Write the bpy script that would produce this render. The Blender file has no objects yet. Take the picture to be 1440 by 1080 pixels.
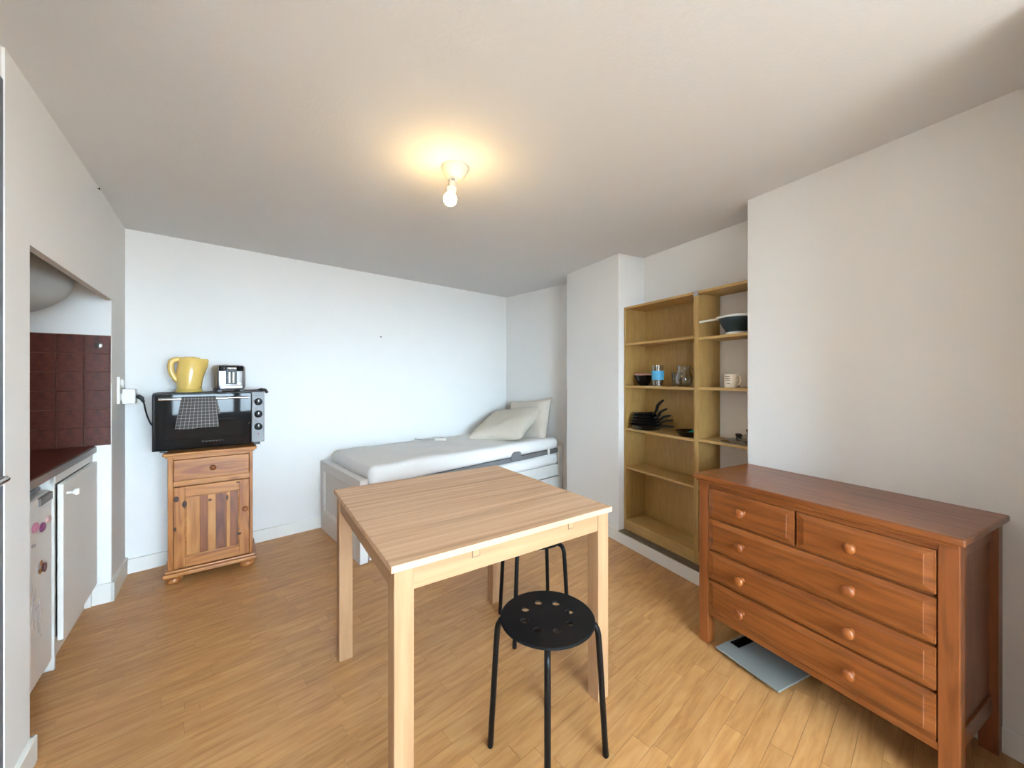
import bpy, bmesh, math, random
from mathutils import Vector, Matrix, noise
random.seed(7)
R = math.radians
scene = bpy.context.scene
C = scene.collection

# ------------------------------------------------------------------ camera
CAM_H = 1.244
cam_d = bpy.data.cameras.new('camera')
cam_d.sensor_fit = 'HORIZONTAL'
cam_d.sensor_width = 36.0
cam_d.lens = 36.0 * 545.0 / 1440.0
cam_d.shift_y = -10.0 / 1440.0
cam_d.clip_start = 0.02
cam = bpy.data.objects.new('camera', cam_d)
cam.location = (0, 0, CAM_H)
cam.rotation_euler = (R(90), 0, 0)
C.objects.link(cam)
scene.camera = cam

# ------------------------------------------------------------------ world, exposure
SKY_STRENGTH = 43.0
LAMP_STRENGTH = 84.0
vs = scene.view_settings
vs.view_transform = 'Standard'
vs.look = 'None'
vs.gamma = 1.0
vs.use_curve_mapping = False
vs.exposure = 0.54
world = bpy.data.worlds.new('overcast_sky')
scene.world = world
world.use_nodes = True
nt = world.node_tree
nt.nodes.clear()
wo = nt.nodes.new('ShaderNodeOutputWorld')
bg = nt.nodes.new('ShaderNodeBackground')
tc = nt.nodes.new('ShaderNodeTexCoord')
sp = nt.nodes.new('ShaderNodeSeparateXYZ')
rp = nt.nodes.new('ShaderNodeValToRGB')
nt.links.new(tc.outputs['Generated'], sp.inputs[0])
mr = nt.nodes.new('ShaderNodeMapRange')
mr.inputs['From Min'].default_value = -1
mr.inputs['From Max'].default_value = 1
nt.links.new(sp.outputs['Z'], mr.inputs['Value'])
nt.links.new(mr.outputs[0], rp.inputs[0])
e = rp.color_ramp.elements
e[0].position = 0.42; e[0].color = (0.20, 0.20, 0.20, 1)      # street and facades below the horizon
e[1].position = 0.50; e[1].color = (0.67, 0.83, 1.0, 1)       # overcast sky
nt.links.new(rp.outputs[0], bg.inputs['Color'])
bg.inputs['Strength'].default_value = SKY_STRENGTH
nt.links.new(bg.outputs[0], wo.inputs[0])

# ------------------------------------------------------------------ helpers: materials
def lin(h):
    h = h.lstrip('#')
    out = []
    for i in (0, 2, 4):
        c = int(h[i:i+2], 16) / 255
        out.append(c / 12.92 if c <= 0.04045 else ((c + 0.055) / 1.055) ** 2.4)
    return (*out, 1)

def newmat(name):
    m = bpy.data.materials.new(name)
    m.use_nodes = True
    n = m.node_tree.nodes
    b = n['Principled BSDF']
    return m, n, m.node_tree.links, b

def plain(name, col, rough=0.5, metal=0.0, bump=0.0, bscale=200, var=0.0, vscale=6, spec=None, coat=0):
    m, n, l, b = newmat(name)
    b.inputs['Base Color'].default_value = lin(col)
    b.inputs['Roughness'].default_value = rough
    b.inputs['Metallic'].default_value = metal
    if spec is not None: b.inputs['Specular IOR Level'].default_value = spec
    if coat: b.inputs['Coat Weight'].default_value = coat
    t = n.new('ShaderNodeTexCoord')
    if bump:
        no = n.new('ShaderNodeTexNoise'); no.inputs['Scale'].default_value = bscale; no.inputs['Detail'].default_value = 3
        l.new(t.outputs['Object'], no.inputs['Vector'])
        bp = n.new('ShaderNodeBump'); bp.inputs['Strength'].default_value = bump; bp.inputs['Distance'].default_value = 0.002
        l.new(no.outputs['Fac'], bp.inputs['Height']); l.new(bp.outputs[0], b.inputs['Normal'])
    if var:
        no = n.new('ShaderNodeTexNoise'); no.inputs['Scale'].default_value = vscale; no.inputs['Detail'].default_value = 4
        l.new(t.outputs['Object'], no.inputs['Vector'])
        r = n.new('ShaderNodeValToRGB')
        c = lin(col)
        r.color_ramp.elements[0].position = 0.3; r.color_ramp.elements[1].position = 0.7
        r.color_ramp.elements[0].color = tuple(x * (1 - var) for x in c[:3]) + (1,)
        r.color_ramp.elements[1].color = tuple(min(1, x * (1 + var * .5)) for x in c[:3]) + (1,)
        l.new(no.outputs['Fac'], r.inputs[0]); l.new(r.outputs[0], b.inputs['Base Color'])
    return m

def wood(name, dark, mid, light, axis='x', fine=30, stretch=14, rough=0.4, bump=0.15, rings=0.35, tone=0.0, coat=0.0, ringscale=1.0):
    """streaky grain along a local axis; every object gets its own offset and a slight tone of its own"""
    m, n, l, b = newmat(name)
    t = n.new('ShaderNodeTexCoord'); oi = n.new('ShaderNodeObjectInfo')
    mul = n.new('ShaderNodeMath'); mul.operation = 'MULTIPLY'; mul.inputs[1].default_value = 41.0
    l.new(oi.outputs['Random'], mul.inputs[0])
    add = n.new('ShaderNodeVectorMath'); add.operation = 'ADD'
    l.new(t.outputs['Object'], add.inputs[0]); l.new(mul.outputs[0], add.inputs[1])
    mp = n.new('ShaderNodeMapping')
    s = [fine] * 3; s['xyz'.index(axis)] = fine / stretch
    mp.inputs['Scale'].default_value = s
    l.new(add.outputs[0], mp.inputs['Vector'])
    n1 = n.new('ShaderNodeTexNoise'); n1.inputs['Scale'].default_value = 1.0; n1.inputs['Detail'].default_value = 5
    n1.inputs['Roughness'].default_value = .6; n1.inputs['Distortion'].default_value = .3
    l.new(mp.outputs[0], n1.inputs['Vector'])
    # cathedral figure: noise contour lines in a wider stretched space
    mp2 = n.new('ShaderNodeMapping')
    s2 = [9 * ringscale] * 3; s2['xyz'.index(axis)] = 1.3 * ringscale
    mp2.inputs['Scale'].default_value = s2
    l.new(add.outputs[0], mp2.inputs['Vector'])
    n2 = n.new('ShaderNodeTexNoise'); n2.inputs['Scale'].default_value = 1.0; n2.inputs['Detail'].default_value = 1.5
    l.new(mp2.outputs[0], n2.inputs['Vector'])
    k = n.new('ShaderNodeMath'); k.operation = 'MULTIPLY'; k.inputs[1].default_value = 60
    l.new(n2.outputs['Fac'], k.inputs[0])
    sn = n.new('ShaderNodeMath'); sn.operation = 'SINE'; l.new(k.outputs[0], sn.inputs[0])
    sc = n.new('ShaderNodeMath'); sc.operation = 'MULTIPLY_ADD'; sc.inputs[1].default_value = .16 * rings; 
    l.new(sn.outputs[0], sc.inputs[0]); l.new(n1.outputs['Fac'], sc.inputs[2])
    r = n.new('ShaderNodeValToRGB')
    el = r.color_ramp.elements
    el[0].position = .30; el[0].color = lin(dark)
    el[1].position = .72; el[1].color = lin(light)
    x = el.new(.5); x.color = lin(mid)
    l.new(sc.outputs[0], r.inputs[0])
    last = r.outputs[0]
    if tone:
        hs = n.new('ShaderNodeHueSaturation')
        mm = n.new('ShaderNodeMapRange'); mm.inputs['To Min'].default_value = 1 - tone; mm.inputs['To Max'].default_value = 1 + tone
        l.new(oi.outputs['Random'], mm.inputs['Value']); l.new(mm.outputs[0], hs.inputs['Value'])
        l.new(last, hs.inputs['Color']); last = hs.outputs[0]
    l.new(last, b.inputs['Base Color'])
    b.inputs['Roughness'].default_value = rough
    if coat: b.inputs['Coat Weight'].default_value = coat; b.inputs['Coat Roughness'].default_value = .15
    if bump:
        bp = n.new('ShaderNodeBump'); bp.inputs['Strength'].default_value = bump; bp.inputs['Distance'].default_value = .001
        l.new(sc.outputs[0], bp.inputs['Height']); l.new(bp.outputs[0], b.inputs['Normal'])
    return m

def thin_glass(name, tint='#f4f8f8', refl=0.10, rough=0.02):
    m, n, l, b = newmat(name)
    out = n['Material Output']; n.remove(b)
    tr = n.new('ShaderNodeBsdfTransparent'); tr.inputs[0].default_value = lin(tint)
    gl = n.new('ShaderNodeBsdfGlossy'); gl.inputs['Roughness'].default_value = rough
    fr = n.new('ShaderNodeLayerWeight'); fr.inputs['Blend'].default_value = .35
    ad = n.new('ShaderNodeMath'); ad.operation = 'MULTIPLY_ADD'; ad.inputs[1].default_value = .6; ad.inputs[2].default_value = refl
    l.new(fr.outputs['Facing'], ad.inputs[0])
    mx = n.new('ShaderNodeMixShader')
    l.new(ad.outputs[0], mx.inputs[0]); l.new(tr.outputs[0], mx.inputs[1]); l.new(gl.outputs[0], mx.inputs[2])
    l.new(mx.outputs[0], out.inputs['Surface'])
    return m

def emit(name, col, strength):
    m, n, l, b = newmat(name)
    out = n['Material Output']; n.remove(b)
    em = n.new('ShaderNodeEmission'); em.inputs[0].default_value = col; em.inputs[1].default_value = strength
    l.new(em.outputs[0], out.inputs['Surface'])
    return m

def check_cloth(name, base, line, freq=9.0, width=.14):
    m, n, l, b = newmat(name)
    uv = n.new('ShaderNodeTexCoord'); sp = n.new('ShaderNodeSeparateXYZ')
    l.new(uv.outputs['UV'], sp.inputs[0])
    outs = []
    for ax in ('X', 'Y'):
        k = n.new('ShaderNodeMath'); k.operation = 'MULTIPLY'; k.inputs[1].default_value = freq
        l.new(sp.outputs[ax], k.inputs[0])
        f = n.new('ShaderNodeMath'); f.operation = 'FRACT'; l.new(k.outputs[0], f.inputs[0])
        c = n.new('ShaderNodeMath'); c.operation = 'LESS_THAN'; c.inputs[1].default_value = width
        l.new(f.outputs[0], c.inputs[0]); outs.append(c)
    s = n.new('ShaderNodeMath'); s.operation = 'ADD'
    l.new(outs[0].outputs[0], s.inputs[0]); l.new(outs[1].outputs[0], s.inputs[1])
    h = n.new('ShaderNodeMath'); h.operation = 'MULTIPLY'; h.inputs[1].default_value = .5; l.new(s.outputs[0], h.inputs[0])
    mx = n.new('ShaderNodeMix'); mx.data_type = 'RGBA'
    mx.inputs['A'].default_value = lin(base); mx.inputs['B'].default_value = lin(line)
    l.new(h.outputs[0], mx.inputs['Factor']); l.new(mx.outputs['Result'], b.inputs['Base Color'])
    b.inputs['Roughness'].default_value = .9
    return m

M = {}
M['wall'] = plain('wall_paint', '#f3f1ee', .75, bump=.12, bscale=130, var=.015, vscale=2)
M['ceiling'] = plain('ceiling_paint', '#e3e3e3', .85, bump=.35, bscale=90)
M['trim'] = plain('trim_gloss', '#f1efe9', .4)
M['white'] = plain('white_lacquer', '#efede8', .35)
M['white_bed'] = plain('white_foil', '#eeece8', .32)
M['plastic_white'] = plain('white_plastic', '#f3f1ec', .35)
M['appliance'] = plain('appliance_enamel', '#e9e5e0', .28)
M['oak_floor'] = wood('oak_laminate', '#ac7844', '#bf8a54', '#ca9862', 'x', fine=44, stretch=8, rough=.36, bump=.03, rings=.30, tone=.07)
M['floor_joint'] = plain('floor_joint', '#86603a', .8)
M['table_top'] = wood('table_laminate', '#b68b66', '#d1a883', '#e0bd9b', 'x', fine=42, stretch=40, rough=.45, bump=.05, rings=.1)
M['birch'] = wood('birch_leg', '#9e7652', '#ab825d', '#b68e69', 'z', fine=30, stretch=20, rough=.5, bump=.06, rings=.1)
M['birch_x'] = wood('birch_apron', '#9c7450', '#a9805b', '#b48c67', 'x', fine=26, stretch=20, rough=.5, bump=.06, rings=.1)
M['birch_y'] = wood('birch_side_apron', '#9c7450', '#a9805b', '#b48c67', 'y', fine=26, stretch=20, rough=.5, bump=.06, rings=.1)
M['pine_z'] = wood('pine_upright', '#84481e', '#ad6c33', '#be8044', 'z', fine=22, stretch=16, rough=.38, bump=.1, rings=.5, coat=.2)
M['pine_x'] = wood('pine_rail', '#8b4e25', '#b37339', '#c28548', 'x', fine=22, stretch=16, rough=.38, bump=.1, rings=.5, coat=.2)
M['pine_dark'] = wood('pine_heart_stave', '#5f2c12', '#7f4420', '#945629', 'z', fine=24, stretch=16, rough=.38, bump=.1, rings=.4, coat=.2)
M['pine_light'] = wood('pine_sap_stave', '#9d612c', '#bc7f44', '#cb9253', 'z', fine=24, stretch=16, rough=.38, bump=.1, rings=.4, coat=.2)
M['knot'] = plain('pine_knot', '#43200f', .5, var=.3, vscale=60)
M['honey_x'] = wood('honey_pine_board', '#693412', '#82461c', '#925325', 'x', fine=46, stretch=16, rough=.34, bump=.08, rings=.3, coat=.3)
M['honey_z'] = wood('honey_pine_post', '#6c3613', '#834720', '#914f26', 'z', fine=46, stretch=16, rough=.36, bump=.08, rings=.3, coat=.3)
M['honey_knob'] = wood('honey_knob', '#6d3410', '#8c4a1c', '#a05c26', 'z', fine=40, stretch=6, rough=.4, bump=0, rings=.2, coat=.1)
M['oakfoil_z'] = wood('oak_foil_upright', '#a47f47', '#ad884e', '#b69156', 'z', fine=70, stretch=9, rough=.5, bump=.03, rings=.3)
M['oakfoil_x'] = wood('oak_foil_shelf', '#b08b50', '#ba955a', '#c39f64', 'x', fine=70, stretch=9, rough=.5, bump=.03, rings=.3)
M['ledge'] = plain('brown_ledge', '#6a5a47', .7, var=.15, vscale=10)
M['red_tile'] = plain('red_tile', '#5c281b', .34, var=.45, vscale=55, bump=.15, bscale=60)
M['grout'] = plain('grout', '#85604d', .9)
M['alu'] = plain('brushed_aluminium', '#a9a9ab', .35, 1.0)
M['steel'] = plain('brushed_steel', '#b4b4b8', .3, 1.0)
M['panel_grey'] = plain('grey_panel', '#7f7e80', .45, .15)
M['chrome'] = plain('chrome', '#d8dade', .08, 1.0)
M['black_gloss'] = plain('black_gloss', '#05060b', .035, spec=.25)
M['black_plastic'] = plain('black_plastic', '#101113', .38)
M['black_metal'] = plain('black_powder_coat', '#08080a', .42, spec=.25)
M['black_seat'] = plain('black_seat', '#0c0c0e', .55, spec=.25, bump=.1, bscale=400)
M['black_pan'] = plain('nonstick_black', '#0e0d0f', .22)
M['yellow'] = plain('yellow_plastic', '#ebc56e', .22, coat=.3)
M['yellow_dark'] = plain('yellow_plastic_base', '#cdb05a', .3)
M['towel'] = check_cloth('checked_cotton', '#4a4644', '#b5b0ab', 9, .15)
M['sheet'] = plain('cotton_sheet', '#f8f6f4', .9, bump=.3, bscale=35)
M['pillow'] = plain('linen_pillowcase', '#d8cdbd', .9, bump=.25, bscale=60)
M['pillow_back'] = plain('linen_pillowcase_old', '#d6cabc', .9, bump=.25, bscale=60)
M['grey_frame'] = plain('grey_bed_base', '#78787a', .55)
M['glass'] = thin_glass('drinking_glass', '#f4f4f0', .05)
M['pane'] = thin_glass('window_glass', '#f6fafa', .05)
M['scale_glass'] = plain('frosted_scale_glass', '#858884', .35)
M['blue_sleeve'] = plain('blue_silicone', '#4fa3c9', .5)
M['pink_bowl'] = plain('pink_glaze', '#d9a99b', .35)
M['teal_dark'] = plain('dark_teal_silicone', '#21353c', .5)
M['teal'] = plain('turquoise_plastic', '#27b09a', .35)
M['cream'] = plain('cream_china', '#ecdfcb', .25)
M['print'] = plain('brown_print', '#6f5a45', .5)
M['door_grey'] = plain('grey_door_paint', '#707680', .45)
M['tank'] = plain('tank_enamel', '#b9b9b6', .5)
M['pink'] = plain('pink_magnet', '#d487a6', .4)
M['purple'] = plain('purple_magnet', '#7d3a6d', .4)
M['lightpink'] = plain('pale_pink_magnet', '#dcb0ae', .4)
M['marker'] = plain('grey_marker', '#b3a8a8', .8)
M['darkred'] = plain('dark_red', '#5e2c33', .5)
M['red_led'] = plain('red_lamp', '#a03038', .3)
M['dark'] = plain('dark_hole', '#17130f', .8)
M['lamp_white'] = plain('lamp_white', '#d6d0c4', .4)
M['bulb'] = emit('bulb_glow', (1.0, 0.66, 0.27, 1), LAMP_STRENGTH)
M['grey_cord'] = plain('grey_cord', '#b3aea8', .5)

# ------------------------------------------------------------------ helpers: geometry
def bm_new(): return bmesh.new()

def box(bm, x0, x1, y0, y1, z0, z1, bev=0.0, seg=2, mat=None):
    vs_ = [bm.verts.new(p) for p in ((x0,y0,z0),(x1,y0,z0),(x1,y1,z0),(x0,y1,z0),(x0,y0,z1),(x1,y0,z1),(x1,y1,z1),(x0,y1,z1))]
    if mat is not None:
        for v in vs_: v.co = mat @ v.co
    fs = [bm.faces.new([vs_[i] for i in q]) for q in ((3,2,1,0),(4,5,6,7),(0,1,5,4),(1,2,6,5),(2,3,7,6),(3,0,4,7))]
    if bev:
        es = list({ed for f in fs for ed in f.edges})
        bmesh.ops.bevel(bm, geom=es, offset=bev, segments=seg, profile=.5, affect='EDGES')
    return bm

def prism(bm, poly, z0, z1):
    a = [bm.verts.new((x, y, z0)) for x, y in poly]
    b = [bm.verts.new((x, y, z1)) for x, y in poly]
    bm.faces.new(list(reversed(a))); bm.faces.new(b)
    for i in range(len(poly)):
        j = (i + 1) % len(poly)
        bm.faces.new((a[i], a[j], b[j], b[i]))
    return bm

def lathe(bm, prof, seg=32, mat=None):
    """prof: (radius, z) pairs; radius 0 closes to a pole"""
    mat = mat or Matrix()
    rings = []
    for r, z in prof:
        if r < 1e-6:
            rings.append([bm.verts.new(mat @ Vector((0, 0, z)))])
        else:
            rings.append([bm.verts.new(mat @ Vector((r * math.cos(2*math.pi*i/seg), r * math.sin(2*math.pi*i/seg), z))) for i in range(seg)])
    for a, b in zip(rings, rings[1:]):
        for i in range(seg):
            j = (i + 1) % seg
            if len(a) == 1 and len(b) == 1: continue
            if len(a) == 1: bm.faces.new((a[0], b[j], b[i]))
            elif len(b) == 1: bm.faces.new((a[i], a[j], b[0]))
            else: bm.faces.new((a[i], a[j], b[j], b[i]))
    return bm

def tube(bm, pts, r, seg=10, flat=None):
    pts = [Vector(p) for p in pts]
    rr = r if isinstance(r, (list, tuple)) else [r] * len(pts)
    rings = []
    up = None
    for i, p in enumerate(pts):
        d = (pts[min(i+1, len(pts)-1)] - pts[max(i-1, 0)]).normalized()
        if up is None:
            up = Vector((0, 0, 1)) if abs(d.z) < .9 else Vector((1, 0, 0))
        s = d.cross(up)
        if s.length < 1e-4: s = d.cross(Vector((0, 1, 0)))
        s.normalize(); u = s.cross(d).normalized(); up = u
        fl = flat if flat else (1, 1)
        rings.append([bm.verts.new(p + rr[i] * (fl[0] * math.cos(2*math.pi*k/seg) * s + fl[1] * math.sin(2*math.pi*k/seg) * u)) for k in range(seg)])
    for a, b in zip(rings, rings[1:]):
        for k in range(seg):
            j = (k + 1) % seg
            bm.faces.new((a[k], b[k], b[j], a[j]))
    bm.faces.new(rings[0]); bm.faces.new(list(reversed(rings[-1])))
    return bm

def smooth_path(pts, n=8):
    """Catmull-Rom through points"""
    P = [Vector(p) for p in pts]
    P = [P[0] * 2 - P[1]] + P + [P[-1] * 2 - P[-2]]
    out = []
    for i in range(1, len(P) - 2):
        for k in range(n):
            t = k / n
            out.append(.5 * ((2*P[i]) + (-P[i-1] + P[i+1]) * t + (2*P[i-1] - 5*P[i] + 4*P[i+1] - P[i+2]) * t*t + (-P[i-1] + 3*P[i] - 3*P[i+1] + P[i+2]) * t**3))
    out.append(P[-2])
    return out

def roundbox(bm, size, r, nx=24, ny=12, nz=4, wob=0.0, wscale=4.0, seed=0, origin=(0, 0, 0)):
    """rounded box, corner at the origin given, its skin slightly uneven"""
    sx, sy, sz = size
    tmp = {}
    def vert(a, b_, c):
        key = (round(a, 5), round(b_, 5), round(c, 5))
        if key in tmp: return tmp[key]
        p = Vector((a * sx, b_ * sy, c * sz))
        q = Vector((min(max(p.x, r), sx - r), min(max(p.y, r), sy - r), min(max(p.z, r), sz - r)))
        d = p - q
        if d.length > 1e-9: 
            m = max(abs(d.x), abs(d.y), abs(d.z))
            p = q + d.normalized() * m
        if wob:
            w = noise.noise(Vector((p.x * wscale + seed, p.y * wscale, p.z * wscale * .5)))
            nrm = Vector((a - .5, b_ - .5, c - .5))
            p += Vector((0, -1 if b_ < .02 else 0, 1 if c > .5 else 0)) * w * wob
        tmp[key] = bm.verts.new(p + Vector(origin)); return tmp[key]
    def ax(n, L):
        ts = [0, r * .3 / L, r * .65 / L, r / L]
        mid = [r / L + (1 - 2 * r / L) * i / n for i in range(1, n)]
        return ts + mid + [1 - t for t in reversed(ts)]
    X, Y, Z = ax(nx, sx), ax(ny, sy), ax(nz, sz)
    def face(f, U, V, flip):
        for i in range(len(U) - 1):
            for j in range(len(V) - 1):
                q = [f(U[i], V[j]), f(U[i+1], V[j]), f(U[i+1], V[j+1]), f(U[i], V[j+1])]
                if flip: q.reverse()
                vv = [vert(*p) for p in q]
                if len(set(vv)) == 4:
                    try: bm.faces.new(vv)
                    except ValueError: pass
    face(lambda u, v: (u, v, 0), X, Y, True); face(lambda u, v: (u, v, 1), X, Y, False)
    face(lambda u, v: (u, 0, v), X, Z, False); face(lambda u, v: (u, 1, v), X, Z, True)
    face(lambda u, v: (0, u, v), Y, Z, True); face(lambda u, v: (1, u, v), Y, Z, False)
    return bm

def obj(name, bm, mat, parent=None, smooth=False, angle=38, loc=None, rot=None):
    bmesh.ops.recalc_face_normals(bm, faces=bm.faces[:])
    me = bpy.data.meshes.new(name)
    bm.to_mesh(me); bm.free()
    me.materials.append(M[mat] if isinstance(mat, str) else mat)
    if smooth:
        for p in me.polygons: p.use_smooth = True
        me.set_sharp_from_angle(angle=R(angle))
    o = bpy.data.objects.new(name, me)
    C.objects.link(o)
    if loc is not None: o.location = loc
    if rot is not None: o.rotation_euler = rot
    if parent is not None: o.parent = parent
    return o

def tag(o, label, cat, group=None, kind=None):
    if label: o['label'] = label
    if cat: o['category'] = cat
    if group: o['group'] = group
    if kind: o['kind'] = kind
    return o

def thing(name, label, cat, loc=(0, 0, 0), rz=0.0, group=None):
    o = bpy.data.objects.new(name, None)
    o.empty_display_size = .05
    C.objects.link(o)
    o.location = loc; o.rotation_euler = (0, 0, rz)
    return tag(o, label, cat, group)

def struct(name, bm, mat, frame=None, parent=None, label=None):
    o = obj(name, bm, mat, parent)
    if frame: o.location = (*frame[0], 0); o.rotation_euler = (0, 0, frame[1])
    if parent is None:
        o['kind'] = 'structure'
        if label: o['label'] = label
    return o

def copy_tree(o, parent=None):
    c = o.copy(); C.objects.link(c); c.parent = parent
    for ch in list(o.children): copy_tree(ch, c)
    return c

def to_world(frame, x, y, z=0):
    (ox, oy), a = frame
    return (ox + math.cos(a) * x - math.sin(a) * y, oy + math.sin(a) * x + math.cos(a) * y, z)

RY = Matrix.Rotation(R(90), 4, 'X')           # lathe axis z -> -y

# ------------------------------------------------------------------ the room's plan (metres; camera stands at 0,0)
CEIL = 2.18
A_B = math.atan2(.6687, .7437)                # direction of the wall behind the bed
P_BL = (-2.440, 2.445)
LEN_B = 3.19
F_BACK = (P_BL, A_B)
P_BR = to_world(F_BACK, LEN_B, 0)[:2]
F_HEAD = (P_BR, A_B - math.pi / 2)
F_NICHE = ((0.808, 2.936), math.atan2(-.893, .449))   # x towards the window wall, y into the wall
F_LEFT = ((-1.5555, 1.2464), math.atan2(.8046, -.5938))  # x away from the window wall, y into the wall
F_FRONT = ((0.588, -1.658), math.atan2(.449, .893))              # window wall, y into the room
NICHE_W, NICHE_D, LEDGE = .983, .26, .084
OPEN_W = 1.128

# floor
bm = bm_new()
big = [to_world(F_FRONT, -.9, -.3)[:2], to_world(F_FRONT, 2.9, -.3)[:2], to_world(F_NICHE, -.2, .6)[:2], to_world(F_BACK, 3.6, .2)[:2], to_world(F_BACK, -1.3, .2)[:2]]
prism(bm, big, -.12, -.0025)
floor = struct('floor', bm, 'floor_joint')

def clip(poly, p, n):
    """keep the side where (x-p).n >= 0"""
    out = []
    for i in range(len(poly)):
        a, b = poly[i], poly[(i+1) % len(poly)]
        da = (a[0]-p[0])*n[0] + (a[1]-p[1])*n[1]; db = (b[0]-p[0])*n[0] + (b[1]-p[1])*n[1]
        if da >= 0: out.append(a)
        if (da >= 0) != (db >= 0):
            t = da / (da - db); out.append((a[0]+(b[0]-a[0])*t, a[1]+(b[1]-a[1])*t))
    return out
def half(frame, y_in, sign):
    p = to_world(frame, 0, y_in)[:2]
    a = frame[1]
    return p, (sign * -math.sin(a), sign * math.cos(a))
CLIPS = [half(F_BACK, .02, -1), half(F_HEAD, .02, -1), half(F_NICHE, .01, -1), half(F_LEFT, .60, -1), half(F_FRONT, -.02, 1)]
ca, sa = math.cos(A_B), math.sin(A_B)
pieces = []
SW = .0655
rnd = random.Random(3)
y = -6.2
row = 0
while y < .1:
    x = -1.5 - rnd.random() * .45
    while x < 4.6:
        L = rnd.choice((.34, .42, .5, .58))
        g = .0005
        q = [to_world(F_BACK, a, b)[:2] for a, b in ((x+g, y+g), (x+L-g, y+g), (x+L-g, y+SW-g), (x+g, y+SW-g))]
        for p, n_ in CLIPS:
            q = clip(q, p, n_)
            if len(q) < 3: break
        if len(q) >= 3:
            cx = sum(p[0] for p in q)/len(q); cy = sum(p[1] for p in q)/len(q)
            area = .5*abs(sum(q[i][0]*q[(i+1) % len(q)][1]-q[(i+1) % len(q)][0]*q[i][1] for i in range(len(q))))
            vis = cy > .6 and abs(cx / cy) < 1.4
            rank = area / cy**3 if vis else 0
            if area > 1e-5: pieces.append((rank, cx, cy, q))
        x += L
    y += SW; row += 1
pieces.sort(key=lambda t: -t[0])
rest = bm_new()
for i, (rank, cx, cy, q) in enumerate(pieces):
    loc_q = [((px-cx)*ca + (py-cy)*sa, -(px-cx)*sa + (py-cy)*ca) for px, py in q]
    if i < 300 and rank > 0:
        b = bm_new(); prism(b, loc_q, -.006, 0)
        o = obj('plank', b, 'oak_floor', floor, loc=(cx, cy, 0), rot=(0, 0, A_B))
    else:
        prism(rest, q, -.006, 0)
o = bpy.data.objects.new('tmp', None)
for v in rest.verts:
    px, py = v.co.x, v.co.y
    v.co.x, v.co.y = px*ca + py*sa, -px*sa + py*ca
bpy.data.objects.remove(o)
o = obj('planks', rest, 'oak_floor', floor, rot=(0, 0, A_B)); o['kind'] = 'stuff'

# ceiling
bm = bm_new(); prism(bm, big, CEIL, CEIL + .12)
struct('ceiling', bm, 'ceiling')

# walls
bm = bm_new(); box(bm, -.3, LEN_B + .2, 0, .15, -.1, CEIL + .05)
struct('wall_back', bm, 'wall', F_BACK)
bm = bm_new(); box(bm, -.1, 1.25, 0, .15, -.1, CEIL + .05)
struct('wall_bedhead', bm, 'wall', F_HEAD)
bm = bm_new()
box(bm, -.683, 0, 0, .42, -.1, CEIL + .05, .004)                       # pier beside the bed
box(bm, -.02, NICHE_W + .05, NICHE_D, .42, -.1, CEIL + .05)            # back of the niche
WZ0, WZ1 = .55, 2.05
box(bm, NICHE_W, 4.6, 0, .42, -.1, CEIL + .05, .004)
box(bm, 1.985, 2.37, -.45, .05, -.1, CEIL + .05, .004)               # wall block added out of view beyond the dresser to shade that corner
struct('wall_right', bm, 'wall', F_NICHE)
bm = bm_new()
box(bm, 0, NICHE_W + .001, .002, NICHE_D + .01, -.02, LEDGE - .012)
box(bm, .004, NICHE_W + .001, -.004, NICHE_D + .01, LEDGE - .012, LEDGE + .004, .006)
struct('trim_1', bm, 'ledge', F_NICHE, label='brown ledge under the bookcases in the niche')
bm = bm_new()
box(bm, 0, NICHE_W, -.014, .003, -.002, LEDGE - .008, .003)
box(bm, -.69, -.001, -.014, .003, -.002, .085, .003)
box(bm, NICHE_W, 1.985, -.014, .003, -.002, .085, .003)
struct('baseboard_right', bm, 'trim', F_NICHE)
bm = bm_new(); box(bm, -.01, LEN_B, -.014, .003, -.002, .09, .003)
struct('baseboard_back', bm, 'trim', F_BACK)
bm = bm_new()
box(bm, -.18, -.012, 0, .75, -.1, CEIL + .05, .004)                       # pillar
box(bm, -.95, -.17, .045, .75, -.1, CEIL + .05)                        # behind the door leaf
box(bm, -.95, -.17, 0, .1, 2.092, CEIL + .05)
box(bm, -3.95, -.948, 0, .3, -.1, CEIL + .05)
box(bm, OPEN_W, 1.75, 0, .75, -.1, CEIL + .05, .004)                   # pier by the corner
box(bm, -.05, OPEN_W + .05, .62, .75, -.1, CEIL + .05)                 # back of the kitchen recess
struct('wall_left', bm, 'wall', F_LEFT)
bm = bm_new()
prism(bm, [(-.185, -.1), (-.012, -.1), (-.012, 1.667), (OPEN_W - .012, 1.667), (OPEN_W - .012, CEIL + .02), (-.185, CEIL + .02)], -.02, .006)
for v in bm.verts: v.co = Vector((v.co.x, -v.co.z, v.co.y))
struct('wall_header', bm, 'wall', F_LEFT, label='white boarded panel above the kitchen recess')
bm = bm_new()
box(bm, OPEN_W - .013, 1.49, -.013, .003, -.002, .105, .003)
box(bm, OPEN_W - .013, OPEN_W + .002, -.01, .075, -.002, .105, .003)
box(bm, -.183, .003, -.019, .003, -.002, .085, .003)
box(bm, -.012, .003, -.016, .05, -.002, .085, .003)
box(bm, -3.6, -.96, -.013, .003, -.002, .085, .003)
struct('baseboard_left', bm, 'trim', F_LEFT)

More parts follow.
